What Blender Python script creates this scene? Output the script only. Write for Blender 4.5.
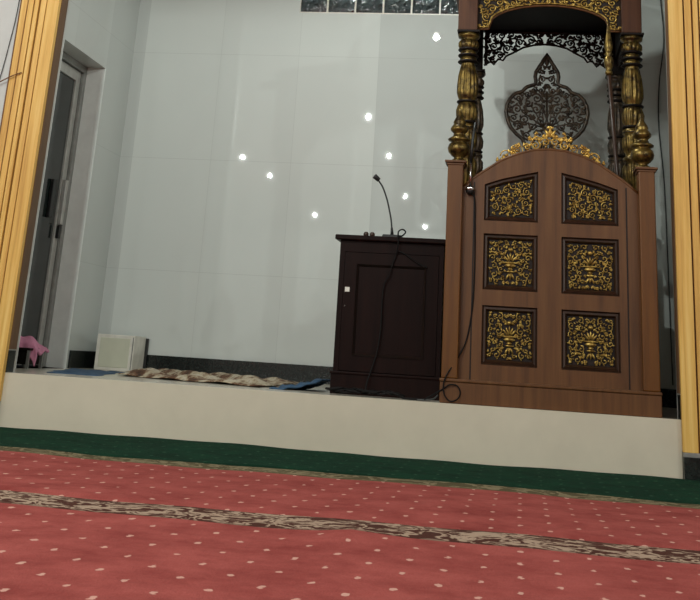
import bpy, bmesh, math, random
from mathutils import Vector, Matrix
S = bpy.context.scene
for o in list(bpy.data.objects): bpy.data.objects.remove(o)
C = S.collection
PI = math.pi

# ------------------------------------------------------------------ camera
F_PX = 1112.0
yaw, pitch, roll = (math.radians(a) for a in (-9.37, 18.75, -3.68))
cy, sy, cp, sp, cr, sr = math.cos(yaw), math.sin(yaw), math.cos(pitch), math.sin(pitch), math.cos(roll), math.sin(roll)
fw = Vector((sy*cp, cy*cp, sp)); rt = Vector((cy, -sy, 0)); dn = fw.cross(rt)
r2 = cr*rt + sr*dn; d2 = -sr*rt + cr*dn
cam_data = bpy.data.cameras.new('camera'); cam = bpy.data.objects.new('camera', cam_data); C.objects.link(cam)
up, bk = -d2, -fw
cam.matrix_world = Matrix(((r2.x, up.x, bk.x, 0), (r2.y, up.y, bk.y, 0), (r2.z, up.z, bk.z, 0.45), (0, 0, 0, 1)))
cam_data.sensor_fit = 'HORIZONTAL'; cam_data.sensor_width = 36
cam_data.lens = F_PX/700*36
cam_data.shift_y = -322.0/700
cam_data.clip_start = 0.02
S.camera = cam

# ------------------------------------------------------------------ world, exposure
w = bpy.data.worlds.new('night'); S.world = w; w.use_nodes = True
w.node_tree.nodes['Background'].inputs[0].default_value = (0.02, 0.022, 0.025, 1)
w.node_tree.nodes['Background'].inputs[1].default_value = 0.3
S.view_settings.view_transform = 'Standard'; S.view_settings.look = 'None'
S.view_settings.gamma = 1; S.view_settings.use_curve_mapping = False
S.view_settings.exposure = 0.98
LAMP_W = 56.0          # each hall downlight
NICHE_W = 30.0         # lamp in the recess ceiling
HALL_LAMPS = [(-1.87, 2.46), (-4.94, 2.34), (2.7, 2.4), (-1.9, -0.26), (-4.25, -0.89), (2.7, -0.3),
              (-4.18, -2.57), (-2.07, -4.52), (2.7, -4.4), (-4.35, -7.96), (-2.08, -9.06)]
NICHE_LAMPS = [(-.78, 6.02)]
HALL_NAMES = {}
_c = {0: 'left', 1: 'middle', 2: 'right'}; _r = ('nearest the platform', 'second from the platform', 'third from the platform', 'farthest from the platform')
for _k in range(3):
    _g = sorted([p for p in HALL_LAMPS if (0 if p[0] < -3 else 1 if p[0] < 0 else 2) == _k], key=lambda p: -p[1])
    for _p, _t in zip(_g, _r): HALL_NAMES[_p] = _t + ' in the ' + _c[_k] + ' row'
ZC = 3.3

# ------------------------------------------------------------------ materials
def srgb(r, g, b):
    f = lambda c: (c/255/12.92) if c/255 <= .04045 else ((c/255+.055)/1.055)**2.4
    return (f(r), f(g), f(b), 1)
class NT:
    def __init__(s, name):
        s.m = bpy.data.materials.new(name); s.m.use_nodes = True
        s.t = s.m.node_tree; s.b = s.t.nodes['Principled BSDF']
    def n(s, kind, **kw):
        n = s.t.nodes.new(kind)
        for k, v in kw.items():
            if k in n.inputs.keys(): n.inputs[k].default_value = v
            else: setattr(n, k, v)
        return n
    def l(s, a, b): s.t.links.new(a, b)
    def math(s, op, a, b=None, c=None):
        n = s.t.nodes.new('ShaderNodeMath'); n.operation = op
        for i, v in enumerate((a, b, c)):
            if v is None: continue
            if isinstance(v, (int, float)): n.inputs[i].default_value = v
            else: s.l(v, n.inputs[i])
        return n.outputs[0]
    def mix(s, f, a, b):
        n = s.t.nodes.new('ShaderNodeMix'); n.data_type = 'RGBA'
        for i, v in ((0, f), (6, a), (7, b)):
            if isinstance(v, (int, float, tuple)): n.inputs[i].default_value = v
            else: s.l(v, n.inputs[i])
        return n.outputs[2]
    def coords(s, scale=(1, 1, 1)):
        tc = s.n('ShaderNodeTexCoord'); mp = s.n('ShaderNodeMapping'); mp.inputs['Scale'].default_value = scale
        s.l(tc.outputs['Object'], mp.inputs[0]); return mp.outputs[0]
    def noise(s, vec, scale, detail=4, rough=.6):
        n = s.n('ShaderNodeTexNoise'); n.inputs['Scale'].default_value = scale; n.inputs['Detail'].default_value = detail
        n.inputs['Roughness'].default_value = rough; s.l(vec, n.inputs['Vector']); return n.outputs['Fac']
    def ramp(s, fac, stops):
        n = s.n('ShaderNodeValToRGB'); e = n.color_ramp.elements
        while len(e) < len(stops): e.new(0.5)
        for x, (p, c) in zip(e, stops): x.position = p; x.color = c
        s.l(fac, n.inputs[0]); return n.outputs[0]
    def bump(s, h, strength=.3, dist=.002):
        n = s.n('ShaderNodeBump'); n.inputs['Strength'].default_value = strength; n.inputs['Distance'].default_value = dist
        s.l(h, n.inputs['Height']); s.l(n.outputs[0], s.b.inputs['Normal'])
    def base(s, c):
        if isinstance(c, tuple): s.b.inputs['Base Color'].default_value = c
        else: s.l(c, s.b.inputs['Base Color'])
    def set(s, **kw):
        for k, v in kw.items():
            s.b.inputs[k.replace('_', ' ')].default_value = v

def plain(name, col, rough=.5, metal=0, var=.12, nscale=14, spec=.5, bump=0):
    m = NT(name); v = m.noise(m.coords(), nscale)
    d = tuple(c*(1-var) for c in col[:3])+(1,); l = tuple(min(1, c*(1+var)) for c in col[:3])+(1,)
    m.base(m.ramp(v, [(.3, d), (.7, l)])); m.set(Roughness=rough, Metallic=metal); m.b.inputs['Specular IOR Level'].default_value = spec
    if bump: m.bump(v, bump)
    return m.m
def wood(name, dark, mid, light, rough=.35, scale=(30, 30, 1.6), coat=0, spec=.5):
    m = NT(name); v = m.coords(scale)
    n1 = m.noise(v, 1.0, 6, .65); n2 = m.noise(m.coords((3, 3, .5)), 1.0, 2)
    c = m.ramp(n1, [(.25, dark), (.5, mid), (.75, light)])
    m.base(m.mix(m.math('MULTIPLY', n2, .45), c, dark)); m.set(Roughness=rough); m.b.inputs['Coat Weight'].default_value = coat
    m.b.inputs['Specular IOR Level'].default_value = spec
    m.bump(n1, .15, .001); return m.m

def tile_mat():
    m = NT('glossy_wall_tile'); tc = m.n('ShaderNodeTexCoord'); sep = m.n('ShaderNodeSeparateXYZ'); m.l(tc.outputs['Object'], sep.inputs[0])
    u = m.math('ADD', sep.outputs[0], sep.outputs[1]); z = sep.outputs[2]
    uu = m.math('DIVIDE', m.math('ADD', u, 0.35), .6); zz = m.math('DIVIDE', m.math('SUBTRACT', z, .147), .8)
    def line(a):
        fr = m.math('FRACT', a); return m.math('LESS_THAN', m.math('MINIMUM', fr, m.math('SUBTRACT', 1, fr)), .0022)
    ln = m.math('MAXIMUM', line(uu), line(zz))
    cell = m.n('ShaderNodeCombineXYZ'); m.l(m.math('FLOOR', uu), cell.inputs[0]); cell.inputs[1].default_value = 3.7
    wn = m.n('ShaderNodeTexWhiteNoise'); m.l(cell.outputs[0], wn.inputs['Vector'])
    c = m.ramp(wn.outputs['Value'], [(0, srgb(198, 202, 198)), (1, srgb(218, 222, 217))])  # vertical reflection bands put into the colour as a random tint per column
    n = m.noise(m.coords(), 1.3, 3)
    c = m.mix(m.math('MULTIPLY', n, .18), c, srgb(165, 170, 170))
    m.base(m.mix(m.math('MULTIPLY', ln, .28), c, srgb(150, 152, 150))); m.set(Roughness=.014)
    m.bump(m.noise(m.coords(), 2.2, 1), .06, .01)
    return m.m

def carpet_mat(name, base, dark, dot, dots=True, border=None):
    # border = (y0, y1, cream, brown) leafy woven band
    m = NT(name); tc = m.n('ShaderNodeTexCoord'); sep = m.n('ShaderNodeSeparateXYZ'); m.l(tc.outputs['Object'], sep.inputs[0])
    x, y = sep.outputs[0], sep.outputs[1]
    n1 = m.noise(m.coords(), 5, 5, .7); n2 = m.noise(m.coords(), 260, 2, .6)
    c = m.ramp(n1, [(.3, dark), (.62, base)])
    c = m.mix(m.math('MULTIPLY', m.math('GREATER_THAN', n2, .56), .35), c, dark)
    if dots:
        dx, dy = .0848, .1755
        def lat(ox, oy):
            # jitter free staggered lattice, each dot a short slanted dash
            a = m.math('SUBTRACT', m.math('FRACT', m.math('ADD', m.math('DIVIDE', m.math('SUBTRACT', x, ox), 2*dx), .5)), .5)
            b = m.math('SUBTRACT', m.math('FRACT', m.math('ADD', m.math('DIVIDE', m.math('SUBTRACT', y, oy), dy), .5)), .5)
            a = m.math('MULTIPLY', a, 2*dx); b = m.math('MULTIPLY', b, dy)
            b2 = b
            d = m.math('SQRT', m.math('ADD', m.math('POWER', m.math('DIVIDE', a, .0078), 2), m.math('POWER', m.math('DIVIDE', b2, .0150), 2)))
            return m.math('ADD', d, m.math('MULTIPLY', m.math('SUBTRACT', m.noise(m.coords(), 60, 2), .5), 2.4))
        d = m.math('MINIMUM', lat(.008, 2.613), lat(.008+dx, 2.613+dy/2))
        msk = m.ramp(d, [(.75, (1, 1, 1, 1)), (1.15, (0, 0, 0, 1))])
        c = m.mix(m.math('MULTIPLY', msk, .8), c, dot)
    if border:
        y0, y1, cream, brown = border
        mk = m.math('MULTIPLY', m.math('GREATER_THAN', y, y0), m.math('LESS_THAN', y, y1))
        vn = m.n('ShaderNodeTexNoise'); vn.inputs['Scale'].default_value = 1; vn.inputs['Detail'].default_value = 2; vn.inputs['Distortion'].default_value = 1.6
        wv = m.n('ShaderNodeMapping'); wv.inputs['Scale'].default_value = (10, 17, 1); m.l(tc.outputs['Object'], wv.inputs[0])
        m.l(wv.outputs[0], vn.inputs['Vector'])
        vein = m.math('ABSOLUTE', m.math('SUBTRACT', vn.outputs['Fac'], .5))
        nn = m.noise(m.coords((30, 34, 1)), 1, 4, .75)
        lf = m.math('ADD', m.math('MULTIPLY', vein, -4.0), m.math('MULTIPLY', nn, 1.0))
        # dark lens medallions every 0.355 m
        yc = (y0+y1)/2
        a = m.math('MULTIPLY', m.math('SUBTRACT', m.math('FRACT', m.math('ADD', m.math('DIVIDE', m.math('SUBTRACT', x, .206), .354), .5)), .5), .354)
        lens = m.math('ADD', m.math('ABSOLUTE', m.math('DIVIDE', a, .072)), m.math('ABSOLUTE', m.math('DIVIDE', m.math('SUBTRACT', y, yc+.05), .045)))
        c2 = m.ramp(lf, [(.20, brown), (.36, cream)])
        c2 = m.mix(m.math('MULTIPLY', m.math('LESS_THAN', lens, 1), .85), c2, brown)
        edge = m.math('LESS_THAN', m.math('MINIMUM', m.math('SUBTRACT', y, y0), m.math('SUBTRACT', y1, y)), .016)
        c2 = m.mix(m.math('MULTIPLY', edge, .5), c2, brown)
        c = m.mix(mk, c, c2)
    m.base(c); m.set(Roughness=1.0); m.b.inputs['Specular IOR Level'].default_value = .1
    m.b.inputs['Sheen Weight'].default_value = .05; m.b.inputs['Sheen Tint'].default_value = base
    m.bump(m.math('ADD', n2, m.math('MULTIPLY', m.noise(m.coords(), 22, 3), 2.5)), .6, .006)
    return m.m

def gold_mat(name, gold, shade, metal=.75, rough=.38, sc=45):
    m = NT(name); n = m.noise(m.coords(), sc, 3)
    m.base(m.ramp(n, [(.35, shade), (.62, gold)])); m.set(Roughness=rough, Metallic=metal); m.bump(n, .3, .002); return m.m

M = dict(
 tile=tile_mat(),
 plaster=plain('white_plaster', srgb(196, 197, 194), .8, var=.03),
 ceil=plain('ceiling_paint', srgb(205, 205, 200), .9, var=.02),
 riser=plain('cream_stone', srgb(205, 196, 176), .32, var=.05, nscale=4),
 plat=plain('platform_tile', srgb(196, 190, 175), .18, var=.05, nscale=4),
 granite=plain('black_granite', srgb(28, 32, 30), .22, var=.6, nscale=60),
 jamb=plain('marble_jamb', srgb(232, 234, 230), .25, var=.05, nscale=9),
 alu=plain('aluminium', srgb(150, 150, 146), .35, metal=.6),
 alu_l=plain('pale_aluminium', srgb(185, 184, 178), .35, metal=.4),
 dglass=plain('dark_glass', srgb(24, 32, 30), .08, spec=.6),
 black=plain('black_plastic', srgb(18, 18, 18), .45),
 chrome=plain('chrome', srgb(200, 200, 200), .18, metal=1),
 yellow=wood('yellow_teak', srgb(178, 124, 48), srgb(230, 184, 94), srgb(250, 216, 134), .5, (34, 34, 1.1)),
 groove=wood('dark_groove_wood', srgb(86, 52, 22), srgb(112, 70, 32), srgb(130, 84, 40), .6, (20, 20, 1)),
 reveal=wood('brown_reveal', srgb(84, 60, 38), srgb(112, 82, 54), srgb(128, 96, 66), .6, (12, 12, 1)),
 minbar=wood('carved_teak', srgb(70, 42, 20), srgb(100, 63, 31), srgb(116, 78, 42), .42, (26, 26, 1.5), coat=.0, spec=.35),
 post=wood('orange_teak', srgb(74, 42, 10), srgb(102, 60, 14), srgb(118, 74, 20), .42, (26, 26, 1.5), coat=.0, spec=.35),
 recess=wood('dark_recess_wood', srgb(20, 11, 7), srgb(28, 16, 10), srgb(38, 22, 14), .55, spec=.3)
,
 moulding=wood('dark_moulding', srgb(34, 20, 12), srgb(54, 33, 20), srgb(66, 42, 26), .4),
 cabinet=wood('dark_mahogany', srgb(18, 8, 7), srgb(30, 15, 12), srgb(38, 20, 16), .45, (26, 26, 1.6), spec=.08),
 canopy=wood('dark_canopy_wood', srgb(14, 9, 6), srgb(22, 14, 9), srgb(32, 20, 13), .6, spec=.2),
 block=wood('red_brown_block', srgb(56, 30, 16), srgb(78, 44, 22), srgb(94, 56, 30), .5, spec=.3),
 gold=gold_mat('gilt', srgb(200, 170, 92), srgb(112, 84, 36)),
 gold_b=gold_mat('bright_gilt', srgb(222, 186, 98), srgb(150, 110, 46)),
 bronze=gold_mat('tarnished_gilt', srgb(124, 102, 50), srgb(48, 36, 20), .75, .36, 30),
 lacquer=gold_mat('dark_lacquer', srgb(44, 32, 24), srgb(18, 12, 9), .1, .45),
 lacquer2=gold_mat('brown_lacquer', srgb(78, 62, 44), srgb(30, 22, 15), .3, .4),
 cable=plain('cable_black', srgb(14, 12, 12), .75, spec=.25),
 gcable=plain('cable_grey', srgb(60, 62, 62), .5),
 boxw=plain('off_white_panel', srgb(200, 200, 180), .5, var=.03),
 pink=plain('pink_cloth', srgb(212, 140, 168), .9, var=.15, nscale=20, bump=.2),
 blue=plain('blue_cloth', srgb(46, 76, 104), .8, var=.25, nscale=30, bump=.2),
 plate=plain('white_metal', srgb(220, 216, 205), .3),
)
def rug_mat():
    m = NT('rug_pattern'); c = m.noise(m.coords((7, 3, 3)), 1.2, 5, .75)
    m.base(m.ramp(c, [(.36, srgb(52, 36, 26)), (.46, srgb(104, 70, 46)), (.53, srgb(176, 162, 136)), (.60, srgb(190, 180, 160)), (.66, srgb(84, 54, 36))]))
    m.set(Roughness=.95); m.bump(m.noise(m.coords(), 120, 2), .4); return m.m
M['rug'] = rug_mat()
RED, REDD, DOT = srgb(162, 82, 76), srgb(130, 57, 53), srgb(212, 168, 152)
CREAM, BROWN = srgb(166, 144, 124), srgb(72, 44, 36)
M['red'] = carpet_mat('red_carpet_near', RED, REDD, DOT, True, (3.2, 3.45, CREAM, BROWN))
M['red2'] = carpet_mat('red_carpet_far', RED, REDD, DOT, True, (4.545, 4.72, srgb(128, 118, 92), srgb(84, 78, 56)))
M['green'] = carpet_mat('green_carpet', srgb(15, 56, 38), srgb(9, 37, 26), srgb(50, 84, 66), True)
M['floor'] = plain('red_floor_carpet', RED, .95, var=.1)
def glassblock_mat():
    m = NT('glass_block'); n = m.noise(m.coords((1, 1, 1)), 22, 3)
    m.base(m.ramp(n, [(.35, srgb(36, 44, 46)), (.7, srgb(84, 96, 98))])); m.set(Roughness=.08); m.b.inputs['Specular IOR Level'].default_value = 1
    m.bump(m.noise(m.coords(), 16, 2), .8, .03); return m.m
M['gblock'] = glassblock_mat()
def emis(name, col, s):
    m = NT(name); m.base(col); m.b.inputs['Emission Color'].default_value = col; m.b.inputs['Emission Strength'].default_value = s; return m.m
M['lamp'] = emis('lamp_diffuser', (1, .98, .94, 1), 30)

# ------------------------------------------------------------------ mesh helper
class MB:
    def __init__(s): s.v = []; s.f = []; s.sm = []
    def add(s, vs, fs, smooth=False):
        o = len(s.v); s.v += [tuple(v) for v in vs]
        for f in fs: s.f.append(tuple(o+i for i in f)); s.sm.append(smooth)
        return s
    def box(s, x0, x1, y0, y1, z0, z1):
        v = [(x, y, z) for x in (x0, x1) for y in (y0, y1) for z in (z0, z1)]
        return s.add(v, [(0, 1, 3, 2), (4, 6, 7, 5), (0, 4, 5, 1), (2, 3, 7, 6), (0, 2, 6, 4), (1, 5, 7, 3)])
    def prism(s, pts, y0, y1):                       # pts in x,z (counter-clockwise seen from -y), extruded along y
        n = len(pts); v = [(x, y0, z) for x, z in pts]+[(x, y1, z) for x, z in pts]
        return s.add(v, [tuple(range(n)), tuple(range(2*n-1, n-1, -1))]+[(i, i+n, (i+1) % n+n, (i+1) % n) for i in range(n)])
    def prismz(s, pts, z0, z1):                      # pts in x,y
        n = len(pts); v = [(x, y, z0) for x, y in pts]+[(x, y, z1) for x, y in pts]
        return s.add(v, [tuple(range(n-1, -1, -1)), tuple(range(n, 2*n))]+[(i, (i+1) % n, (i+1) % n+n, i+n) for i in range(n)])
    def lathe(s, cx, cyy, prof, n=24, flutes=0, amp=0, fz=None):
        vs = []; fs = []
        for r, z in prof:
            a_ = amp if (flutes and (fz is None or any(a <= z <= b for a, b in fz))) else 0
            for i in range(n):
                t = 2*PI*i/n; rr = r*(1+a_*math.cos(flutes*t)); vs.append((cx+rr*math.cos(t), cyy+rr*math.sin(t), z))
        for k in range(len(prof)-1):
            for i in range(n): fs.append((k*n+i, k*n+(i+1) % n, (k+1)*n+(i+1) % n, (k+1)*n+i))
        fs.append(tuple(range(n-1, -1, -1))); fs.append(tuple((len(prof)-1)*n+i for i in range(n)))
        return s.add(vs, fs, True)
    def tube(s, pts, r, n=6, r1=None, flat=1.0):
        pts = [Vector(p) for p in pts]; vs = []; fs = []; m = len(pts)
        for k, p in enumerate(pts):
            t = (pts[min(k+1, m-1)]-pts[max(k-1, 0)])
            if t.length < 1e-9: t = Vector((0, 0, 1))
            t.normalize(); ref = Vector((0, 1, 0)) if abs(t.y) < .9 else Vector((1, 0, 0))
            b = t.cross(ref).normalized(); c = b.cross(t).normalized()
            rr = r if r1 is None else r+(r1-r)*k/(m-1)
            for i in range(n):
                a = 2*PI*i/n; vs.append(p+b*rr*math.cos(a)+c*rr*math.sin(a)*flat)
        for k in range(m-1):
            for i in range(n): fs.append((k*n+i, k*n+(i+1) % n, (k+1)*n+(i+1) % n, (k+1)*n+i))
        fs.append(tuple(range(n-1, -1, -1))); fs.append(tuple((m-1)*n+i for i in range(n)))
        return s.add(vs, fs, True)
    def blob(s, p, rx, rz, ang, ry):                 # small leaf-like ellipsoid in x-z plane
        vs = []; fs = []; N = 6; K = 4; ca, sa = math.cos(ang), math.sin(ang)
        for k in range(K+1):
            u = -1+2*k/K; q = math.sqrt(max(0.0, 1-u*u))+.02
            for i in range(N):
                a = 2*PI*i/N; lx, lz, ly = u*rx, q*rz*math.cos(a), q*ry*math.sin(a)
                vs.append((p[0]+lx*ca-lz*sa, p[1]+ly, p[2]+lx*sa+lz*ca))
        for k in range(K):
            for i in range(N): fs.append((k*N+i, k*N+(i+1) % N, (k+1)*N+(i+1) % N, (k+1)*N+i))
        return s.add(vs, fs, True)
    def build(s, name, mat, parent=None, origin=None, bevel=0):
        o0 = Vector(parent_world(parent)) if parent else Vector(origin or (0, 0, 0))
        me = bpy.data.meshes.new(name); me.from_pydata([Vector(v)-o0 for v in s.v], [], s.f); me.update()
        me.polygons.foreach_set('use_smooth', s.sm)
        bm = bmesh.new(); bm.from_mesh(me); bmesh.ops.recalc_face_normals(bm, faces=bm.faces); bm.to_mesh(me); bm.free()
        me.materials.append(M[mat] if isinstance(mat, str) else mat)
        o = bpy.data.objects.new(name, me); C.objects.link(o)
        if parent: o.parent = parent
        else: o.location = o0
        if bevel:
            b = o.modifiers.new('bevel', 'BEVEL'); b.width = bevel; b.segments = 2; b.limit_method = 'ANGLE'
        return o
def parent_world(p):
    v = Vector((0, 0, 0))
    while p: v = v+p.location; p = p.parent
    return v
def thing(name, label, cat, loc, group=None):
    o = bpy.data.objects.new(name, None); C.objects.link(o); o.location = loc
    o['label'] = label; o['category'] = cat
    if group: o['group'] = group
    return o
def tag(o, label, cat, group=None, kind=None):
    o['label'] = label; o['category'] = cat
    if group: o['group'] = group
    if kind: o['kind'] = kind
    return o
def struct(o): o['kind'] = 'structure'; return o

# ------------------------------------------------------------------ setting
PZ = .262; YR = 5.80; YW = 7.90; XL = -2.94; XR = 1.07
OL, OR_ = -2.631, .757
HX0, HX1, HY0 = -6.6, 4.4, -10.0
struct(MB().box(HX0, HX1, HY0, YR+.05, -.1, 0).build('floor', 'floor'))
struct(MB().box(OL-.02, OR_, YR, YR+.03, 0, PZ).build('trim_1', 'riser'))                      # platform riser
struct(MB().box(XL-.35, XR+.2, YR+.03, YW+.05, 0, PZ).build('floor_platform', 'plat'))
gx0, gn, gw = -1.674, 11, .2125
gx1 = gx0+gn*gw; gz0, gz1 = 2.885, 3.095
b = MB(); b.box(XL-.2, gx0, YW, YW+.15, 0, ZC).box(gx1, XR+.2, YW, YW+.15, 0, ZC).box(gx0, gx1, YW, YW+.15, 0, gz0).box(gx0, gx1, YW, YW+.15, gz1, ZC)
struct(b.build('wall_back', 'tile'))
DY0, DY1, DZ = 6.60, 7.385, 2.285
b = MB(); b.box(XL-.2, XL, YR+.1, DY0, 0, ZC).box(XL-.2, XL, DY1, YW, 0, ZC).box(XL-.2, XL, DY0, DY1, DZ, ZC).box(XL-.2, XL, DY0, DY1, 0, PZ)
struct(b.build('wall_left', 'tile'))
struct(MB().box(XL-.19, XL+.002, DY1-.012, DY1+.001, PZ, DZ).box(XL-.19, XL+.002, DY0-.001, DY0+.012, PZ, DZ).build('trim_2', 'jamb'))
struct(MB().box(XR, XR+.15, YR+.1, YW, 0, ZC).build('wall_right', 'tile'))
struct(MB().box(HX0-.2, HX1+.2, HY0-.2, YW+.15, ZC, ZC+.1).build('ceiling', 'ceil'))
# wall the recess opens from
struct(MB().box(HX0, OL-.247, YR, YR+.1, 0, ZC).box(OR_+.247, HX1, YR, YR+.1, 0, ZC).box(OL-.247, OR_+.247, YR, YR+.1, 3.2, ZC)
       .build('wall_front', 'plaster'))
struct(MB().box(HX0-.15, HX0, HY0, YR+.1, 0, ZC).build('wall_hall_left', 'plaster'))
struct(MB().box(HX1, HX1+.15, HY0, YR+.1, 0, ZC).build('wall_hall_right', 'plaster'))
struct(MB().box(HX0, HX1, HY0-.15, HY0, 0, ZC).build('wall_hall_rear', 'plaster'))
# skirtings
struct(MB().box(XL, XR, YW-.014, YW-.0005, PZ, PZ+.113).build('baseboard_back', 'granite', bevel=.002))
struct(MB().box(XL+.0005, XL+.014, DY1+.03, YW-.014, PZ, PZ+.113).box(XL+.0005, XL+.014, YR+.12, DY0-.03, PZ, PZ+.113).build('baseboard_left', 'granite', bevel=.002))
struct(MB().box(XR-.014, XR, YR+.12, YW-.014, PZ, PZ+.113).build('baseboard_right', 'granite'))
# grooved wooden pilasters round the opening
def pilaster(xi, sgn, name, ztop=3.2):
    # profile from inner edge outwards, distances with raised and sunk strips
    root = bpy.data.objects.new(name, None); C.objects.link(root); root.location = (xi+sgn*.12, YR-.03, 0); struct(root)
    z0 = .122
    strips = [(0, .071, .034), (.080, .115, .022), (.123, .149, .028), (.158, .192, .020), (.200, .236, .014)]
    b = MB()
    for a, c, d in strips:
        x0, x1 = sorted((xi+sgn*a, xi+sgn*c)); b.box(x0, x1, YR-d, YR+.001, z0, ztop)
    b.build('pilaster_board', 'yellow', root, bevel=.003)
    x0, x1 = sorted((xi, xi+sgn*.247)); MB().box(x0+.001, x1-.001, YR-.008, YR+.099, z0, ztop).build('groove_backing', 'groove', root)
    x0, x1 = sorted((xi-sgn*.004, xi+sgn*.01)); MB().box(x0, x1, YR+.001, YR+.085, PZ+.115, ztop).build('reveal', 'reveal', root)
    MB().box(x0, x1, YR+.085, YR+.105, PZ+.0, ztop).build('edge_strip', 'alu_l', root)
    x0, x1 = sorted((xi-sgn*.003, xi+sgn*.01)); MB().box(x0, x1, YR+.0, YR+.085, PZ+.001, PZ+.11).build('reveal_base', 'granite', root)
    MB().box(x0, x1, YR+.0, YR+.085, PZ+.108, PZ+.115).build('edge_strip', 'alu_l', root)
    x0, x1 = sorted((xi+sgn*.002, xi+sgn*.262)); MB().box(x0, x1, YR-.04, YR-.0, 0.0, .102).build('stone_base', 'granite', root, bevel=.002)
    MB().box(x0, x1, YR-.042, YR-.0, .102, .122).build('base_cap', 'alu', root, bevel=.002)
pilaster(OL, -1, 'trim_3'); pilaster(OR_, 1, 'trim_4')
struct(MB().box(OL-.24, OR_+.24, YR-.03, YR+.1, 3.2, 3.29).build('trim_5', 'yellow'))
# door of the recess
dx = XL-.17
droot = bpy.data.objects.new('door_1', None); C.objects.link(droot); droot.location = (dx, (DY0+DY1)/2, PZ); struct(droot)
MB().box(dx-.03, dx+.04, DY1-.062, DY1-.013, PZ, DZ-.001).box(dx-.03, dx+.04, DY0+.013, DY0+.06, PZ, DZ-.001).box(dx-.03, dx+.04, DY0+.06, DY1-.062, DZ-.05, DZ-.001).build('door_frame', 'alu', droot, bevel=.003)
MB().box(dx-.02, dx+.02, DY1-.135, DY1-.068, PZ+.01, DZ-.055).box(dx-.02, dx+.02, DY0+.064, DY0+.13, PZ+.01, DZ-.055).box(dx-.02, dx+.02, DY0+.13, DY1-.135, DZ-.125, DZ-.055).box(dx-.02, dx+.02, DY0+.13, DY1-.135, PZ+.01, PZ+.09).build('door_leaf_frame', 'alu_l', droot, bevel=.003)
MB().box(dx-.006, dx+.006, DY0+.12, DY1-.125, PZ+.08, DZ-.115).build('door_glass', 'dglass', droot)
MB().box(dx+.008, dx+.03, DY1-.29, DY1-.235, 1.20, 1.45).build('lock_case', 'black', droot, bevel=.004)
MB().box(dx+.02, dx+.05, DY1-.125, DY1-.085, 1.17, 1.47).build('door_handle', 'alu_l', droot, bevel=.006)
MB().box(dx+.02, dx+.042, DY1-.118, DY1-.09, 1.08, 1.165).build('keyhole_plate', 'black', droot, bevel=.003)
# glass-block window strip
wroot = bpy.data.objects.new('window_1', None); C.objects.link(wroot); wroot.location = ((gx0+gx1)/2, YW+.05, gz0); struct(wroot)
fr = MB(); fr.box(gx0, gx1, YW+.004, YW+.10, gz0, gz0+.010).box(gx0, gx1, YW+.004, YW+.10, gz1-.010, gz1)
for i in range(gn+1): fr.box(max(gx0, gx0+i*gw-.006), min(gx1, gx0+i*gw+.006), YW+.004, YW+.10, gz0+.01, gz1-.01)
fr.build('window_frame', 'plate', wroot)
for i in range(gn):
    b = MB(); x0, x1, z0, z1 = gx0+i*gw+.007, gx0+(i+1)*gw-.007, gz0+.011, gz1-.011
    N = 12; vs = []
    for a in range(N+1):
        for c in range(N+1):
            u, v = a/N*2-1, c/N*2-1
            e = (1-u**8)*(1-v**8); d = .012*e-.014*math.exp(-((u*u+v*v)/.25))-.006*math.cos(5*u+i)*math.cos(4*v)*e
            vs.append((x0+(x1-x0)*a/N, YW+.018-d, z0+(z1-z0)*c/N))
    b.add(vs, [(a*(N+1)+c, (a+1)*(N+1)+c, (a+1)*(N+1)+c+1, a*(N+1)+c+1) for a in range(N) for c in range(N)], True)
    b.box(x0, x1, YW+.024, YW+.09, z0, z1)
    b.build('glass_block', 'gblock', wroot)
struct(MB().box(gx0-.1, gx1+.1, YW+.15, YW+.2, gz0-.1, gz1+.1).build('wall_outer', 'black'))

# ------------------------------------------------------------------ lamps
def lamp(x, y, watt, label, group, size=.056):
    t = thing('downlight', label, 'ceiling light', (x, y, ZC), group)
    MB().lathe(x, y, [(.03, ZC-.001), (size*.62, ZC-.004), (size*.62, ZC-.012), (size*.5, ZC-.018), (size*.48, ZC-.012), (.03, ZC-.011)], 24).build('rim', 'plate', t)
    MB().lathe(x, y, [(size*.46, ZC-.012), (size*.46, ZC-.014)], 24).build('diffuser', 'lamp', t)
    L = bpy.data.lights.new('lamp_light', 'SPOT'); L.spot_size = math.radians(176); L.spot_blend = .02; L.shadow_soft_size = size*.45; L.energy = watt; L.color = (.93, 1, .95)
    lo = bpy.data.objects.new('lamp_light', L); C.objects.link(lo); lo.parent = t; lo.location = (0, 0, -.055)
for x, y in HALL_LAMPS: lamp(x, y, LAMP_W*(1.8 if (x, y) == (-1.87, 2.46) else 1), 'round white hall ceiling downlight, ' + HALL_NAMES[(x, y)], 'hall downlights')
for x, y in NICHE_LAMPS: lamp(x, y, NICHE_W, 'round white downlight in the ceiling of the recess', None)

# ------------------------------------------------------------------ carpets
def carpet(name, mat, x0, x1, y0, y1, z, label, seed, zback=None, ridge=None):
    rnd = random.Random(seed); nx, ny = 110, 26; vs = []
    ph = [rnd.uniform(0, 6.28) for _ in range(6)]
    for j in range(ny+1):
        for i in range(nx+1):
            x = x0+(x1-x0)*i/nx; y = y0+(y1-y0)*j/ny
            h = .0025*math.sin(3.1*x+ph[0]+2*y)+.002*math.sin(7.3*x+ph[1])*math.sin(4*y+ph[2])+.0015*math.sin(13*x+ph[3]+3*y)
            yy = y+(.006*math.sin(2.2*x+ph[4])+.004*math.sin(6.1*x+ph[5]) if j in (0,) else 0)
            zz = z+.008+h
            if j in (0, ny): zz = z+.001
            if ridge: zz += ridge(x, y)
            vs.append((x, yy, zz))
    b = MB(); n = nx+1
    b.add(vs, [(j*n+i, j*n+i+1, (j+1)*n+i+1, (j+1)*n+i) for j in range(ny) for i in range(nx)], True)
    o = b.build(name, mat); tag(o, label, 'carpet'); return o
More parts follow.
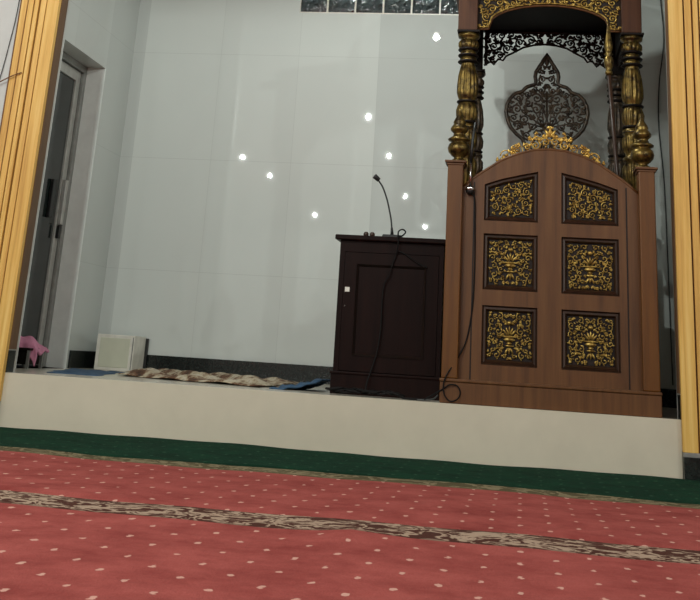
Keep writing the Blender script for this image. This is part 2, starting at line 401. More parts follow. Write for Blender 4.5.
carpet('carpet_runner', 'green', -5.2, 3.4, 4.738, 5.798, 0, 'dark green prayer carpet along the foot of the platform', 1)
def crease(x, y): return .013*math.exp(-((x+.42)/.07)**2)*math.exp(-((y-3.14)/.10)**2)
carpet('carpet_runner', 'red2', -5.2, 3.4, 3.478, 4.726, 0, 'red dotted prayer carpet with faded border, beside the green carpet', 2,
       ridge=lambda x, y: (.010+.004*math.sin(9*x)*math.sin(3.1*x))*math.exp(-((y-4.63)/.05)**2))
carpet('carpet_runner', 'red', -5.2, 3.4, 1.2, 3.465, .001, 'nearest red dotted prayer carpet with cream leafy border', 3,
       ridge=lambda x, y: .012*math.exp(-((y-3.34)/.09)**2)+crease(x, y))

# ------------------------------------------------------------------ scroll carving generator
def in_poly(p, poly):
    x, y = p; c = False; n = len(poly)
    for i in range(n):
        x1, y1 = poly[i]; x2, y2 = poly[(i+1) % n]
        if (y1 > y) != (y2 > y) and x < (x2-x1)*(y-y1)/(y2-y1)+x1: c = not c
    return c
def edge_d(p, poly):
    best = 9; x, y = p; n = len(poly)
    for i in range(n):
        x1, y1 = poly[i]; x2, y2 = poly[(i+1) % n]; dx_, dy_ = x2-x1, y2-y1; L = dx_*dx_+dy_*dy_
        t = max(0, min(1, ((x-x1)*dx_+(y-y1)*dy_)/L)) if L else 0
        best = min(best, math.hypot(x-x1-t*dx_, y-y1-t*dy_))
    return best
def pack(poly, rmax, rmin, seed, sym=None, avoid=()):
    rnd = random.Random(seed); xs = [p[0] for p in poly]; zs = [p[1] for p in poly]; out = [(a, b_, r, 0) for a, b_, r in avoid]; k0 = len(out)
    cand = []
    for rr in (rmax, rmax*.75, rmax*.55, rmax*.4, rmin):
        for _ in range(260):
            x = rnd.uniform(min(xs), max(xs)); z = rnd.uniform(min(zs), max(zs))
            if sym is not None and x < sym: x = 2*sym-x
            if not in_poly((x, z), poly): continue
            d = min(rr, edge_d((x, z), poly))
            if sym is not None and abs(x-sym) < rr: d = min(d, abs(x-sym))
            for a, b_, r, _s in out: d = min(d, math.hypot(x-a, z-b_)-r)
            if d >= max(rr*.72, rmin*.8): out.append((x, z, d, rnd.uniform(0, 6.28)))
    out = out[k0:]
    if sym is not None: out += [(2*sym-a, b_, r, None if s is None else -s-100) for a, b_, r, s in out]
    return out
def scrolls(b, circles, y, w, relief=.8):
    for x, z, r, s in circles:
        mir = s < -50
        a0 = -(s+100) if mir else s
        pts = []; n = max(7, int(r/.002)); n = min(n, 18)
        turns = 1.35 if r > .02 else .95
        for k in range(n+1):
            t = k/n; rr = r*(1-.80*t); a = a0+turns*2*PI*t
            cx = math.cos(a)*(-1 if mir else 1)
            pts.append((x+rr*cx, y, z+rr*math.sin(a)))
        b.tube(pts, w*1.15, 4, w*.75, relief)
        b.blob(pts[-1], w*1.9, w*1.6, 0, w*relief*1.3)
        for q in range(3 if r > .014 else 2):     # leaves curling off the outside
            a = a0+(.7+q*1.9)
            sx = -1 if mir else 1
            px_, pz_ = x+r*.98*math.cos(a)*sx, z+r*.98*math.sin(a)
            an = a+.9
            an = an if not mir else PI-an
            b.blob((px_, y, pz_), max(w*2.2, r*.34), w*1.15, an, w*relief)
    return b

# ------------------------------------------------------------------ pulpit (mimbar)
CX = .145
pul = thing('pulpit', 'carved brown wooden pulpit with gilt panels and canopy, on the platform', 'pulpit', (CX, 6.4, PZ))
YF = 5.87
# plinth
MB().box(CX-.530, CX+.530, 5.825, 7.25, PZ, PZ+.10).box(CX-.532, CX+.532, 5.818, 7.26, PZ+.10, PZ+.115).build('plinth', 'minbar', pul, bevel=.004)
Z1 = PZ+.115
# body side walls and inner floor, steps at the rear
for _x in (-.4975, .4975): MB().box(CX+_x-.0175, CX+_x+.0175, 5.955, 7.18, Z1, 1.30).build('side_wall', 'minbar', pul, bevel=.003)
MB().box(CX-.48, CX+.48, 5.95, 6.9, Z1, .80).build('inner_floor', 'recess', pul)
# arched front
arch = [(-.445, 1.322), (-.40, 1.362), (-.36, 1.392), (-.33, 1.412), (-.255, 1.463), (-.205, 1.487), (-.153, 1.507), (-.08, 1.527), (0, 1.533)]
arch = arch+[(-x, z) for x, z in arch[-2::-1]]
arch = [(CX+x, z) for x, z in arch]
def archz(x):
    for (x1, z1), (x2, z2) in zip(arch, arch[1:]):
        if x1 <= x <= x2: return z1+(z2-z1)*(x-x1)/(x2-x1)
    return 1.32
def poly_arch(x0, x1, z0):                          # area under the arch between x0 and x1
    mids = [p for p in arch if x0 < p[0] < x1]
    return [(x0, z0), (x1, z0), (x1, archz(x1))]+mids[::-1]+[(x0, archz(x0))]
back = MB(); back.prism(poly_arch(CX-.445, CX+.445, Z1), YF+.028, YF+.055); back.build('front_board', 'recess', pul)
st = MB()
PXL = (-.188, .087); PXR = (.205, .490)
rows = [(.451, .735), (.811, 1.090)]
zt = 1.155
cut = lambda x0, x1: None
st.prism(poly_arch(CX-.445, PXL[0], Z1), YF, YF+.03)
st.prism(poly_arch(PXR[1], CX+.445, Z1), YF, YF+.03)
st.prism(poly_arch(PXL[1], PXR[0], Z1), YF, YF+.03)
TL = [(-.188, 1.341), (-.10, 1.372), (0, 1.397), (.087, 1.416)]
TR = [(2*CX+.001-x, z) for x, z in TL][::-1]; TR[0] = (PXR[0], 1.416); TR[-1] = (PXR[1], 1.339)
for px_, tp in ((PXL, TL), (PXR, TR)):
    st.box(px_[0], px_[1], YF, YF+.03, Z1, rows[0][0]); st.box(px_[0], px_[1], YF, YF+.03, rows[0][1], rows[1][0]); st.box(px_[0], px_[1], YF, YF+.03, rows[1][1], zt)
    for (xa, za), (xb, zb) in zip(tp, tp[1:]):
        up_ = [(xx, archz(xx)) for xx in (xb, xa)]
        mids = [p for p in arch if xa < p[0] < xb][::-1]
        st.prism([(xa, za), (xb, zb), up_[0]]+mids+[up_[1]], YF, YF+.03)
st.build('panelled_front', 'minbar', pul)
# moulding along the arch top
MB().tube([(x, YF+.005, z+.002) for x, z in arch], .008, 8).build('arch_moulding', 'minbar', pul)
for _x in (-.385, .385): MB().box(CX+_x-.003, CX+_x+.003, YF-.003, YF+.002, Z1, 1.35).build('bead', 'recess', pul)
# six carved panels
def inset(poly, d):
    cx_ = sum(p[0] for p in poly)/len(poly); n = len(poly); out = []
    for i in range(n):
        p0, p1, p2 = Vector(poly[i-1]), Vector(poly[i]), Vector(poly[(i+1) % n])
        e1 = (p1-p0).normalized(); e2 = (p2-p1).normalized()
        n1 = Vector((-e1.y, e1.x)); n2 = Vector((-e2.y, e2.x)); bs = (n1+n2); k = d/max(.3, (1+n1.dot(n2)))
        out.append((p1.x+bs.x*k, p1.y+bs.y*k))
    return out
def ring(b, outer, inner, y0, y1):
    n = len(outer); vs = [(x, y0, z) for x, z in outer]+[(x, y1, z) for x, z in inner]+[(x, y1+.014, z) for x, z in inner]
    b.add(vs, [(i, (i+1) % n, (i+1) % n+n, i+n) for i in range(n)]+[(i+n, (i+1) % n+n, (i+1) % n+2*n, i+2*n) for i in range(n)])
def panel(poly, kind, seed, label):
    fr_ = MB(); o1 = inset(poly, .008); o2 = inset(poly, .018); o3 = inset(poly, .026)
    ring(fr_, poly, o1, YF+.002, YF+.014)
    n = len(poly)
    vs = [(x, YF+.010, z) for x, z in o1]+[(x, YF+.006, z) for x, z in o2]+[(x, YF+.02, z) for x, z in o3]
    fr_.add(vs, [(i, (i+1) % n, (i+1) % n+n, i+n) for i in range(n)]+[(i+n, (i+1) % n+n, (i+1) % n+2*n, i+2*n) for i in range(n)])
    pn = fr_.build('carved_panel', 'moulding', pul)
    pn['label'] = label
    g = MB(); area = inset(poly, .030); y = YF+.020
    xc = sum(p[0] for p in (poly[0], poly[1]))/2
    z0, z1 = min(p[1] for p in area), max(p[1] for p in area)
    if kind == 'vase':
        vz = z0+.075; av = []
        # vase: foot, bowl, rim
        g.blob((xc, y, vz+.034), .040, .006, 0, .008)
        g.blob((xc, y, vz+.020), .030, .012, 0, .011)
        g.blob((xc, y, vz+.002), .014, .008, 0, .009)
        g.blob((xc, y, vz-.010), .024, .006, 0, .008)
        for k in (-1, 0, 1): g.blob((xc+k*.013, y, vz-.034), .018, .0055, PI/2+k*.45, .007)
        for k in (-2, -1, 0, 1, 2): g.blob((xc+k*.010, y, vz+.066-abs(k)*.006), .020, .005, PI/2-k*.35, .007)
        g.blob((xc, y, vz+.10), .014, .012, 0, .01)
        av = [(xc, vz+.018, .034), (xc, vz-.03, .026), (xc, vz+.066, .026), (xc, vz+.10, .014)]
        cs = pack(area, .019, .0050, seed, xc, av)
    else:
        cs = pack(area, .022, .0050, seed, None, ())
    scrolls(g, cs, y, .0029, 1.6)
    g.build('carving', 'gold', pn)
for ri, (a, c) in enumerate(rows):
    for ci, (x0, x1) in enumerate((PXL, PXR)):
        panel([(x0, a), (x1, a), (x1, c), (x0, c)], 'vase', 11+ri,
              'square gilt panel carved with a vase, %s row %s' % (('bottom', 'middle')[ri], ('left', 'right')[ci]))
panel([(PXL[0], zt), (PXL[1], zt)]+TL[::-1], 'scroll', 31, 'slant-topped gilt scroll panel, upper left')
panel([(PXR[0], zt), (PXR[1], zt)]+TR[::-1], 'scroll', 31, 'slant-topped gilt scroll panel, upper right')
# gilt crown over the arch
g = MB()
crown = [(-.293, .0), (-.27, .035), (-.235, .02), (-.20, .05), (-.17, .062), (-.14, .040), (-.115, .075), (-.07, .098), (-.03, .085), (-.015, .11), (0, .135)]
cpoly = [(CX+.003+x, archz(CX+x)+z+.004) for x, z in crown]; cpoly += [(2*(CX+.003)-x, z) for x, z in cpoly[-2::-1]]
lowp = [(CX+x, archz(CX+x)+.004) for x in (.26, .2, .13, .06, 0, -.06, -.13, -.2, -.26)]
cpoly2 = (cpoly+lowp)[::-1]
scrolls(g, pack(cpoly2, .026, .006, 5, CX+.003), YF+.012, .0044, 1.5)
g.tube([(x, YF+.012, z+.006) for x, z in arch if abs(x-CX) < .27], .004, 6)
for k in (-1, 0, 1): g.blob((CX+.003+k*.014, YF+.012, archz(CX)+.10-abs(k)*.012), .026, .008, PI/2-k*.6, .008)
for sx in (-1, 1):
    for xx, hh in ((.06, .075), (.17, .045), (.225, .03)):
        pts = [(CX+sx*(xx+.03*math.cos(t)*1.0), YF+.010, archz(CX+xx)+hh*.55+.03*math.sin(t)) for t in [k*PI/8 for k in range(0, 11)]]
        g.tube(pts, .004, 5, .002)
g.build('crown_carving', 'gold_b', pul)
# posts with caps and gilt finials
for sx in (-1, 1):
    x = CX+sx*.485
    p = MB().box(x-.040, x+.040, 5.825, 5.95, Z1, 1.440).build('post', 'post', pul, bevel=.006)
    MB().box(x-.055, x+.055, 5.81, 5.965, 1.440, 1.452).box(x-.046, x+.046, 5.82, 5.955, 1.428, 1.440).build('post_cap', 'minbar', p, bevel=.003)
    x -= sx*.012
    pr = [(.040, 1.452), (.046, 1.458), (.030, 1.468), (.024, 1.476), (.040, 1.488), (.055, 1.505), (.060, 1.525), (.055, 1.545), (.043, 1.556), (.040, 1.560), (.056, 1.566), (.060, 1.574), (.050, 1.582),
          (.036, 1.590), (.030, 1.602), (.034, 1.610), (.046, 1.620), (.048, 1.632), (.040, 1.646), (.030, 1.656), (.034, 1.664), (.028, 1.680), (.016, 1.700), (.010, 1.720), (.004, 1.745)]
    MB().lathe(x, 5.89, pr, 36).build('finial', 'bronze', p)
# canopy columns
def column(x, y, mats, name, z_base=1.30, zt=2.245):
    c = MB()
    pr = [(.055, z_base), (.055, z_base+.03), (.035, z_base+.045), (.045, z_base+.09), (.058, z_base+.16), (.060, z_base+.20), (.048, z_base+.235), (.058, z_base+.245), (.058, z_base+.262), (.044, z_base+.27)]
    pr += [(.046, 1.585), (.052, 1.60), (.058, 1.625), (.058, 1.665), (.050, 1.685), (.058, 1.695), (.058, 1.712), (.046, 1.722),
           (.046, 1.735), (.055, 1.76), (.058, 1.80), (.050, 1.835), (.042, 1.85), (.050, 1.865), (.056, 1.90), (.056, 1.94), (.051, 2.0), (.044, 2.05), (.036, 2.075), (.048, 2.085), (.048, 2.10),
           (.038, 2.11), (.046, 2.122), (.046, 2.135), (.038, 2.145), (.050, 2.157), (.055, 2.175), (.055, 2.195), (.048, 2.207), (.042, 2.215), (.060, 2.225), (.062, zt)]
    c.lathe(x, y, pr, 84, 14, .075, [(1.36, 1.50), (1.60, 1.67), (1.75, 1.83), (1.87, 2.04), (2.16, 2.2)])
    o = c.build(name, mats[0], pul)
    for z in (1.697, 1.728, 1.845, 2.078, 2.115, 2.150):
        MB().lathe(x, y, [(.040, z-.006), (.056, z-.004), (.060, z+.002), (.056, z+.008), (.040, z+.010)], 24).build('ring', mats[1], o)
    MB().box(x-.064, x+.064, y-.064, y+.064, zt, zt+.014).build('column_cap', mats[1], o, bevel=.003)
YC, YB = 6.20, 7.10
for sx in (-1, 1):
    column(CX+.004+sx*.456, YC, ('bronze', 'canopy'), 'column')
for sx in (-1, 1):
    column(CX+sx*.448, YB, ('lacquer2', 'canopy'), 'column')
# square blocks and canopy frame
zb = 2.259
for sx in (-1, 1):
    x = CX+sx*.458
    MB().box(x-.055, x+.055, YC-.055, YC+.055, zb, 2.60).build('canopy_block', 'block', pul, bevel=.004)
    MB().box(x-.055, x+.055, YB-.055, YB+.055, zb, 2.60).build('canopy_block', 'canopy', pul, bevel=.004)
    xs0, xs1 = CX+sx*.458-.02, CX+sx*.458+.02
    MB().box(xs0, xs1, YC+.055, YB-.055, 2.34, 2.60).build('side_fascia', 'canopy', pul)
MB().box(CX-.50, CX+.50, YC-.045, YB+.045, 2.535, 2.60).build('canopy_ceiling', 'canopy', pul)
MB().box(CX-.56, CX+.56, YC-.10, YB+.10, 2.60, 2.635).box(CX-.52, CX+.52, YC-.06, YB+.06, 2.635, 2.69).build('canopy_roof', 'block', pul, bevel=.006)
MB().lathe(CX, (YC+YB)/2, [(.44, 2.69), (.45, 2.72), (.42, 2.76), (.42, 2.80), (.36, 2.90), (.26, 2.98), (.15, 3.03), (.05, 3.06), (.03, 3.09), (.045, 3.11), (.03, 3.14), (.005, 3.20)], 8).build('shading_dome', 'block', pul)  # unseen dome above the frame, added so the canopy shades the back wall more
# front fascia, gilt scrolls over a dark board, arched underside
HF = .403
def farch(x):                                            # underside height of the front fascia
    u = abs(x-CX)
    if u > .335: return 2.285
    return 2.300+(2.432-2.300)*math.sqrt(max(0, 1-(u/.345)**2))
xs = [CX-HF+2*HF*i/40 for i in range(41)]
top = [(CX+HF, 2.60), (CX-HF, 2.60)]
und = [(x, farch(x)) for x in xs]
ff = MB()
for (xa, za), (xb_, zb_) in zip(und, und[1:]): ff.prism([(xa, za), (xb_, zb_), (xb_, 2.60), (xa, 2.60)], YC-.012, YC+.01)
fo = ff.build('front_fascia', 'recess', pul)
g = MB(); fp = und+top
scrolls(g, pack(fp, .027, .007, 7, CX), YC-.018, .0046, 1.2)
g.tube([(x, YC-.018, z+.004) for x, z in und], .005, 6)
g.build('gilt_scrollwork', 'gold', fo)
g = MB().tube([(x, YC-.006, z-.006) for x, z in und], .007, 6); g.build('arch_edge', 'minbar', fo)
# rear fascia, pierced dark scrollwork
rt_ = 2.535; HB = .392
rp = [(-.392, 2.30), (-.35, 2.325), (-.33, 2.305), (-.30, 2.345), (-.27, 2.335), (-.25, 2.365), (-.21, 2.385), (-.14, 2.425), (-.07, 2.443), (0, 2.449)]
rp = rp+[(-x, z) for x, z in rp[-2::-1]]
rp = [(CX+x-.002, z) for x, z in rp]
rpoly = rp+[(CX+HB, rt_), (CX-HB, rt_)]
g = MB(); scrolls(g, pack(rpoly, .030, .009, 9, CX-.002), YB, .0062, 1.2)
g.tube([(x, YB, z) for x, z in rp], .007, 6); g.tube([(CX-HB, YB, rt_-.006), (CX+HB, YB, rt_-.006)], .012, 6)
g.box(CX-HB, CX-HB+.02, YB-.01, YB+.01, 2.30, rt_).box(CX+HB-.02, CX+HB, YB-.01, YB+.01, 2.30, rt_)
g.build('rear_fascia', 'lacquer', pul)
# pierced side brackets under side fascias
for sx in (-1, 1):
    g = MB()
    for k, yy in enumerate([YC+.09+.08*i for i in range(10)]):
        for q in range(2):
            cz = 2.31-.055*q-.02*abs(k-4.5)*(0 if q == 0 else -1)
            pts = [(CX+sx*.458, yy+.03*math.cos(t), cz+.028*math.sin(t)) for t in [j*PI/6 for j in range(12)]]
            if q == 0 or k in (0, 1, 8, 9): g.tube(pts, .006, 5)
    g.build('side_scrollwork', 'lacquer', pul)
# seat back with pierced ogee crest
YK = 6.95
MB().box(CX-.30, CX+.30, YK-.02, YK+.02, .80, 1.66).build('seat_back', 'minbar', pul, bevel=.006)
MB().box(CX-.33, CX+.33, YK-.40, YK-.02, .80, 1.20).build('seat', 'minbar', pul, bevel=.006)
cr_ = [(.12, 1.665), (.125, 1.74), (.150, 1.795), (.187, 1.825), (.222, 1.865), (.241, 1.91), (.252, 1.965), (.246, 2.01), (.228, 2.05), (.196, 2.082), (.152, 2.096), (.140, 2.112), (.122, 2.128), (.095, 2.136), (.070, 2.146), (.068, 2.165),
       (.073, 2.195), (.068, 2.225), (.052, 2.25), (.046, 2.262), (.030, 2.285), (.024, 2.298), (.012, 2.318), (0, 2.342)]
KX = .153
cpol = [(KX+x, z) for x, z in cr_]+[(KX-x, z) for x, z in cr_[-2::-1]]
g = MB()
g.tube([(x, YK, z) for x, z in cpol], .0125, 6, None, 1.1)
g.blob((KX, YK, 2.30), .042, .015, PI/2, .01)
scrolls(g, pack(inset(cpol, .008), .034, .009, 21, KX), YK, .0056, 1.2)
g.tube([(KX, YK, 1.67), (KX, YK, 2.10)], .007, 6)
for sx in (-1, 1):
    for a in range(5):
        an = .25+a*.42
        g.tube([(KX+sx*.02, YK, 1.87), (KX+sx*(.02+.09*math.cos(an)), YK+.002, 1.87+.09*math.sin(an)), (KX+sx*(.02+.17*math.cos(an)), YK, 1.87+.155*math.sin(an))], .005, 5)
g.build('ogee_crest', 'lacquer2', pul)

# ------------------------------------------------------------------ staff with gilt head
sroot = thing('staff', 'slim dark wooden staff with gilt pointed head inside the pulpit', 'staff', (.545, 6.05, .80))
def lerp(a, b_, t): return tuple(a[i]+(b_[i]-a[i])*t for i in range(3))
A, B = (.545, 6.05, .80), (.467, 6.05, 2.005)
MB().tube([A, B], .011, 10).build('shaft', 'moulding', sroot)
MB().lathe(.467, 6.05, [(.012, 1.985), (.020, 1.995), (.020, 2.005), (.014, 2.015), (.022, 2.035), (.027, 2.06), (.022, 2.085), (.016, 2.095), (.024, 2.105), (.016, 2.115), (.020, 2.13), (.023, 2.15), (.019, 2.18), (.013, 2.22), (.008, 2.26), (.003, 2.305)], 20).build('staff_head', 'bronze', sroot)

# ------------------------------------------------------------------ slim microphone standing in a socket at the left of the pulpit front
mroot = thing('microphone_stand', 'slim silver rod in a black socket beside the left pulpit post', 'microphone stand', (-.262, YF-.012, 1.285))
MB().lathe(-.262, YF-.020, [(.012, 1.282), (.020, 1.288), (.022, 1.30), (.022, 1.318), (.014, 1.326)], 20).build('socket', 'black', mroot)
MB().lathe(-.262, YF-.020, [(.0225, 1.303), (.024, 1.306), (.024, 1.316), (.0225, 1.319)], 20).build('collar', 'chrome', mroot)
MB().tube([(-.262, YF-.020, 1.32), (-.262, YF-.020, 1.45)], .006, 8).build('rod', 'chrome', mroot)
MB().tube([(-.262, YF-.020, 1.45), (-.258, YF-.02, 1.53), (-.252, YF-.015, 1.60), (-.242, YF-.01, 1.66)], .0075, 8).build('gooseneck', 'black', mroot)
cab = [(-.258, YF-.02, 1.283), (-.238, YF-.012, 1.26), (-.232, YF-.006, 1.10), (-.230, YF-.006, .90), (-.236, YF-.006, .72), (-.262, YF-.007, .56), (-.31, YF-.03, .46), (-.35, YF-.056, .395), (-.366, YF-.057, .345), (-.360, YF-.057, .30),
       (-.330, YF-.057, .272), (-.295, YF-.057, .285), (-.283, YF-.057, .315), (-.300, YF-.057, .345), (-.335, YF-.057, .348), (-.362, YF-.052, .33), (-.41, YF-.04, .30), (-.46, YF-.01, .271)]
def smooth(pts, k=6):
    out = []; n = len(pts)
    for i in range(n-1):
        p0, p1, p2, p3 = (Vector(pts[max(0, i-1)]), Vector(pts[i]), Vector(pts[i+1]), Vector(pts[min(n-1, i+2)]))
        for j in range(k):
            t = j/k; out.append(.5*((2*p1)+(p2-p0)*t+(2*p0-5*p1+4*p2-p3)*t*t+(-p0+3*p1-3*p2+p3)*t**3))
    out.append(Vector(pts[-1])); return out
tag(MB().tube(smooth(cab), .0035, 6).build('cable', 'cable', origin=(-.36, YF-.05, PZ)), 'thin dark cable hanging down the pulpit front into a loop', 'cable')

# ------------------------------------------------------------------ cabinet
KX0, KX1, KY0, KY1 = -.965, -.405, 6.10, 6.52
kab = thing('cabinet', 'dark mahogany cabinet with a panelled door, left of the pulpit', 'cabinet', ((KX0+KX1)/2, (KY0+KY1)/2, PZ))
MB().box(KX0, KX1, KY0+.022, KY1, PZ+.11, 1.045).build('body', 'cabinet', kab, bevel=.003)
MB().box(KX0-.008, KX1+.004, KY0-.008, KY1, PZ, PZ+.10).box(KX0-.014, KX1+.006, KY0-.014, KY1, PZ+.098, PZ+.112).build('plinth', 'cabinet', kab, bevel=.004)
MB().box(KX0-.028, KX1+.012, KY0-.024, KY1+.01, 1.045, 1.072).build('cabinet_top', 'cabinet', kab, bevel=.006)
MB().box(KX0, KX0+.028, KY0+.004, KY0+.022, PZ+.112, 1.045).box(KX1-.022, KX1, KY0+.004, KY0+.022, PZ+.112, 1.045).box(KX0+.028, KX1-.022, KY0+.004, KY0+.022, .985, 1.045).build('face_frame', 'cabinet', kab)
d = MB(); DX0, DX1, dz0, dz1 = KX0+.030, KX1-.024, PZ+.116, .982; P0, P1, q0, q1 = -.868, -.495, .455, .922
d.box(DX0, P0, KY0, KY0+.02, dz0, dz1).box(P1, DX1, KY0, KY0+.02, dz0, dz1).box(P0, P1, KY0, KY0+.02, dz0, q0).box(P0, P1, KY0, KY0+.02, q1, dz1)
d.box(P0, P1, KY0+.012, KY0+.02, q0, q1)
do = d.build('door', 'cabinet', kab)
mo = MB(); ring(mo, [(P0, q0), (P1, q0), (P1, q1), (P0, q1)], [(P0+.012, q0+.012), (P1-.012, q0+.012), (P1-.012, q1-.012), (P0+.012, q1-.012)], KY0-.006, KY0+.010)
mo.build('panel_moulding', 'recess', do)
MB().box(-.926, -.900, KY0-.004, KY0+.001, .775, .800).build('lock_plate', 'plate', do, bevel=.002)
MB().lathe(-.922, KY0-.002, [(.004, .70), (.004, .706)], 10).build('keyhole', 'chrome', do)
# microphone on the cabinet
gm = thing('gooseneck_microphone', 'black gooseneck microphone standing on the dark cabinet', 'microphone', (-.692, 6.18, 1.072))
MB().box(-.745, -.640, 6.14, 6.24, 1.072, 1.090).build('microphone_base', 'black', gm, bevel=.006)
neck = smooth([(-.695, 6.18, 1.088), (-.702, 6.18, 1.155), (-.713, 6.18, 1.21), (-.732, 6.18, 1.28), (-.758, 6.18, 1.345), (-.780, 6.18, 1.378), (-.792, 6.175, 1.392)])
MB().tube(neck, .0045, 8).tube([(-.695, 6.18, 1.088), (-.699, 6.18, 1.13)], .010, 10, .006).build('gooseneck', 'black', gm)
MB().tube([(-.782, 6.178, 1.386), (-.789, 6.176, 1.392), (-.800, 6.172, 1.401), (-.809, 6.168, 1.408)], .012, 12, .015).build('microphone_head', 'black', gm)
# lumps of cable and clips beside the mic
for k, (x, lab) in enumerate(((-.832, 'small brown knob on the cabinet top, nearer its left end'), (-.798, 'small brown knob on the cabinet top, nearer the microphone'))):
    o = MB().lathe(x, 6.13, [(.010, 1.072), (.014, 1.078), (.015, 1.086), (.010, 1.094), (.004, 1.097)], 14).build('knob', 'moulding', origin=(x, 6.13, 1.072)); tag(o, lab, 'knob')
c1 = [(-.66, 6.137, 1.078), (-.63, 6.10, 1.082), (-.612, 6.085, 1.100), (-.628, 6.075, 1.112), (-.648, 6.068, 1.10), (-.650, 6.066, 1.07), (-.648, 6.070, 1.03), (-.660, 6.088, .97), (-.678, 6.090, .92), (-.690, 6.094, .87), (-.715, 6.094, .82), (-.722, 6.094, .72), (-.722, 6.094, .60),
      (-.735, 6.090, .48), (-.76, 6.078, .385), (-.775, 6.06, .33), (-.78, 6.03, .275)]
tag(MB().tube(smooth(c1), .0038, 6).build('cable', 'cable', origin=(-.65, 6.08, 1.07)), 'black microphone cable running down the cabinet door', 'cable')
c2 = [(-.655, 6.090, 1.00), (-.62, 6.088, .99), (-.58, 6.088, .965), (-.53, 6.089, .935), (-.49, 6.089, .92)]
tag(MB().tube(smooth(c2), .004, 6).build('cable', 'cable', origin=(-.655, 6.09, 1.0)), 'short black cable slanting across the cabinet door top', 'cable')
# tangled cables on the platform
rnd = random.Random(4); pts = []
for k in range(46):
    t = k/45; x = -.95+.36*t+.035*math.cos(k*1.9); y = 5.955+.045*math.sin(k*1.9+.5); z = PZ+.008+.016*abs(math.sin(k*.8))+.010*rnd.random()
    pts.append((x, y, z))
pts += [(-.57, 5.93, PZ+.006), (-.53, 5.92, PZ+.005), (-.50, 5.93, PZ+.005)]
tag(MB().tube(smooth(pts, 5), .0055, 6).build('cable_tangle', 'cable', origin=(-.75, 5.95, PZ)), 'tangled pile of black cable on the platform before the cabinet', 'cable')
c3 = [(-.50, 5.905, PZ+.004), (-.46, 5.90, PZ+.006), (-.42, 5.91, PZ+.012), (-.40, 5.93, PZ+.03)]
tag(MB().tube(smooth(c3), .004, 6).build('cable', 'gcable', origin=(-.5, 5.9, PZ)), 'short grey cable between the cable pile and the pulpit', 'cable')

# ------------------------------------------------------------------ white panel box by the back wall
bx = thing('box', 'off-white square box leaning on the back wall near the corner', 'box', (-2.72, 7.70, PZ))
BX0, BX1, BY0, BY1 = -2.865, -2.60, 7.62, 7.86
BX0, BX1 = -2.835, -2.57
MB().box(BX0, BX1, BY0, BY1, PZ, .492).build('case', 'plate', bx, bevel=.004)
MB().box(BX0+.025, BX1-.03, BY0-.004, BY0+.001, PZ+.02, .470).build('front_face', 'boxw', bx, bevel=.003)
MB().box(BX1-.012, BX1-.006, BY0-.003, BY0+.001, PZ+.01, .480).build('seam', 'alu', bx)
MB().box(BX0, BX1+.016, BY1, BY1+.02, PZ, .480).build('rear_plate', 'black', bx)

# ------------------------------------------------------------------ cloths
def cloth(name, mat, poly, z0, amp, seed, label, cat, n=44, thick=.004, fade=.25, tilt=0):
    # crumpled sheet over a quadrilateral outline in x,y
    rnd = random.Random(seed); ph = [rnd.uniform(0, 6.28) for _ in range(10)]; (ax, ay), (bx_, by_), (cx_, cy_), (dx_, dy_) = poly
    vs = []
    for j in range(n+1):
        v = j/n
        for i in range(n+1):
            u = i/n
            x = (ax*(1-u)+bx_*u)*(1-v)+(dx_*(1-u)+cx_*u)*v; y = (ay*(1-u)+by_*u)*(1-v)+(dy_*(1-u)+cy_*u)*v
            s = .5+.5*math.sin(9*u*2+ph[0]+3*math.sin(5*v+ph[1])); s2 = .5+.5*math.sin(17*u+8*v+ph[2]); s3 = .5+.5*math.sin(31*v+ph[3]+4*u)
            h = amp*(.55*s*s+.25*s2+.2*s3)*min(1, min(u, 1-u, v, 1-v)*6+fade)+tilt*u*u
            vs.append((x+.012*math.sin(14*v+ph[4]), y+.015*math.sin(11*u+ph[5]), z0+.002+h))
    b = MB(); m = n+1
    b.add(vs, [(j*m+i, j*m+i+1, (j+1)*m+i+1, (j+1)*m+i) for j in range(n) for i in range(n)], True)
    o = b.build(name, mat, origin=(sum(p[0] for p in poly)/4, sum(p[1] for p in poly)/4, z0))
    s_ = o.modifiers.new('solid', 'SOLIDIFY'); s_.thickness = thick; s_.offset = 1
    tag(o, label, cat); return o
cloth('rug', 'rug', [(-2.28, 6.55), (-1.36, 6.20), (-1.36, 7.35), (-2.50, 7.50)], PZ, .045, 3, 'crumpled brown and cream patterned rug along the platform', 'rug')
cloth('cloth', 'blue', [(-1.31, 6.12), (-1.05, 6.17), (-1.06, 6.62), (-1.22, 6.40)], PZ, .022, 8, 'crumpled blue cloth on the platform next to the dark cabinet', 'cloth', tilt=.055, thick=.008)
cloth('mat', 'blue', [(-2.60, 6.25), (-2.30, 6.25), (-2.52, 7.30), (-2.86, 7.30)], PZ, .010, 12, 'flat blue mat near the door, before the off-white box', 'mat')
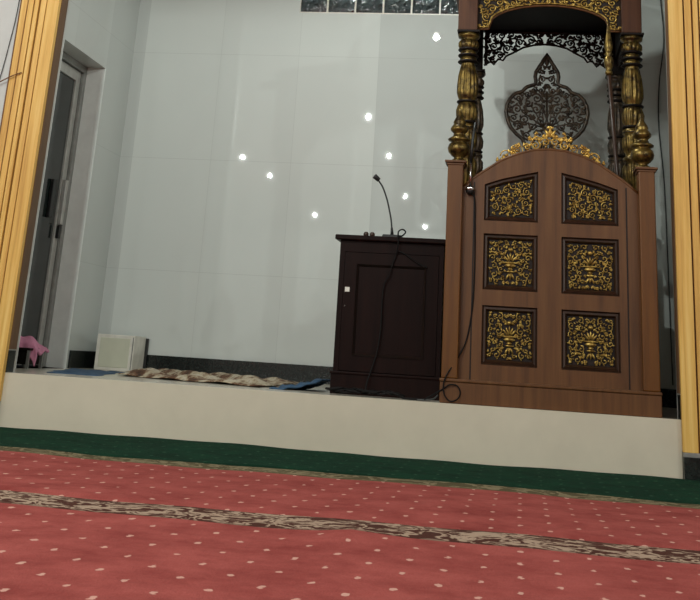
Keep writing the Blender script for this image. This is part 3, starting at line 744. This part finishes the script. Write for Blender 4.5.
# pink cloth over a low stool by the door
stl = thing('stool', 'low dark stool under the pink cloth beside the door', 'stool', (-2.96, 6.80, PZ))
MB().box(-3.03, -2.90, 6.69, 6.91, .365, .380).build('seat', 'canopy', stl, bevel=.004)
MB().box(-3.012, -2.918, 6.71, 6.89, .285, .365).build('apron', 'canopy', stl)
for lx in (-3.02, -2.91):
    for ly in (6.70, 6.90): MB().box(lx-.008, lx+.008, ly-.008, ly+.008, PZ, .365).build('leg', 'alu', stl)
b = MB(); N = 24; vs = []
for j in range(N+1):
    for i in range(N+1):
        u, v = i/N, j/N
        x = -3.055+.18*u; y = 6.67+.26*v
        h = .397+.065*math.exp(-((u-.05)/.5)**2)*(1-.3*v)+.010*math.sin(9*u+5*v)+.008*math.sin(15*v+3*u)
        if u > .82: h -= (u-.82)*.20
        if v < .25: h -= (.25-v)*.36; y += (.25-v)*.20+.006*math.sin(16*u)
        vs.append((x, y, h))
b.add(vs, [(j*(N+1)+i, j*(N+1)+i+1, (j+1)*(N+1)+i+1, (j+1)*(N+1)+i) for j in range(N) for i in range(N)], True)
o = b.build('cloth', 'pink', origin=(-2.96, 6.80, .38)); o.modifiers.new('solid', 'SOLIDIFY').thickness = .012
tag(o, 'crumpled pink cloth draped on a low stool by the door', 'cloth')

# ------------------------------------------------------------------ cables on the walls
tag(MB().tube(smooth([(-2.885, YR-.006, 3.0), (-2.887, YR-.006, 2.284), (-2.905, YR-.006, 2.014), (-2.93, YR-.006, 1.80), (-2.96, YR-.006, 1.66)]), .003, 6).build('cable', 'gcable', origin=(-2.9, YR-.006, 2.2)),
    'thin grey cable hanging on the white wall, left of the wooden pilaster', 'cable')
tag(MB().tube(smooth([(-2.99, YR-.02, 1.775), (-2.92, YR-.03, 1.79), (-2.85, YR-.032, 1.825), (-2.79, YR-.030, 1.850)]), .0035, 6).build('wire', 'groove', origin=(-2.9, YR-.02, 1.8)),
    'short bent wire sticking out across the left wooden pilaster', 'wire')
tag(MB().tube(smooth([(.975, YW-.006, 3.29), (.983, YW-.006, 3.02), (.996, YW-.006, 2.72), (.955, YW-.006, 2.40), (.944, YW-.006, 2.10), (.965, YW-.006, 1.79), (.975, YW-.006, 1.45), (.985, YW-.008, .40)]), .0045, 6).build('cable', 'gcable', origin=(.96, YW-.006, 2)),
    'dark cable hanging down the back wall right of the pulpit', 'cable')
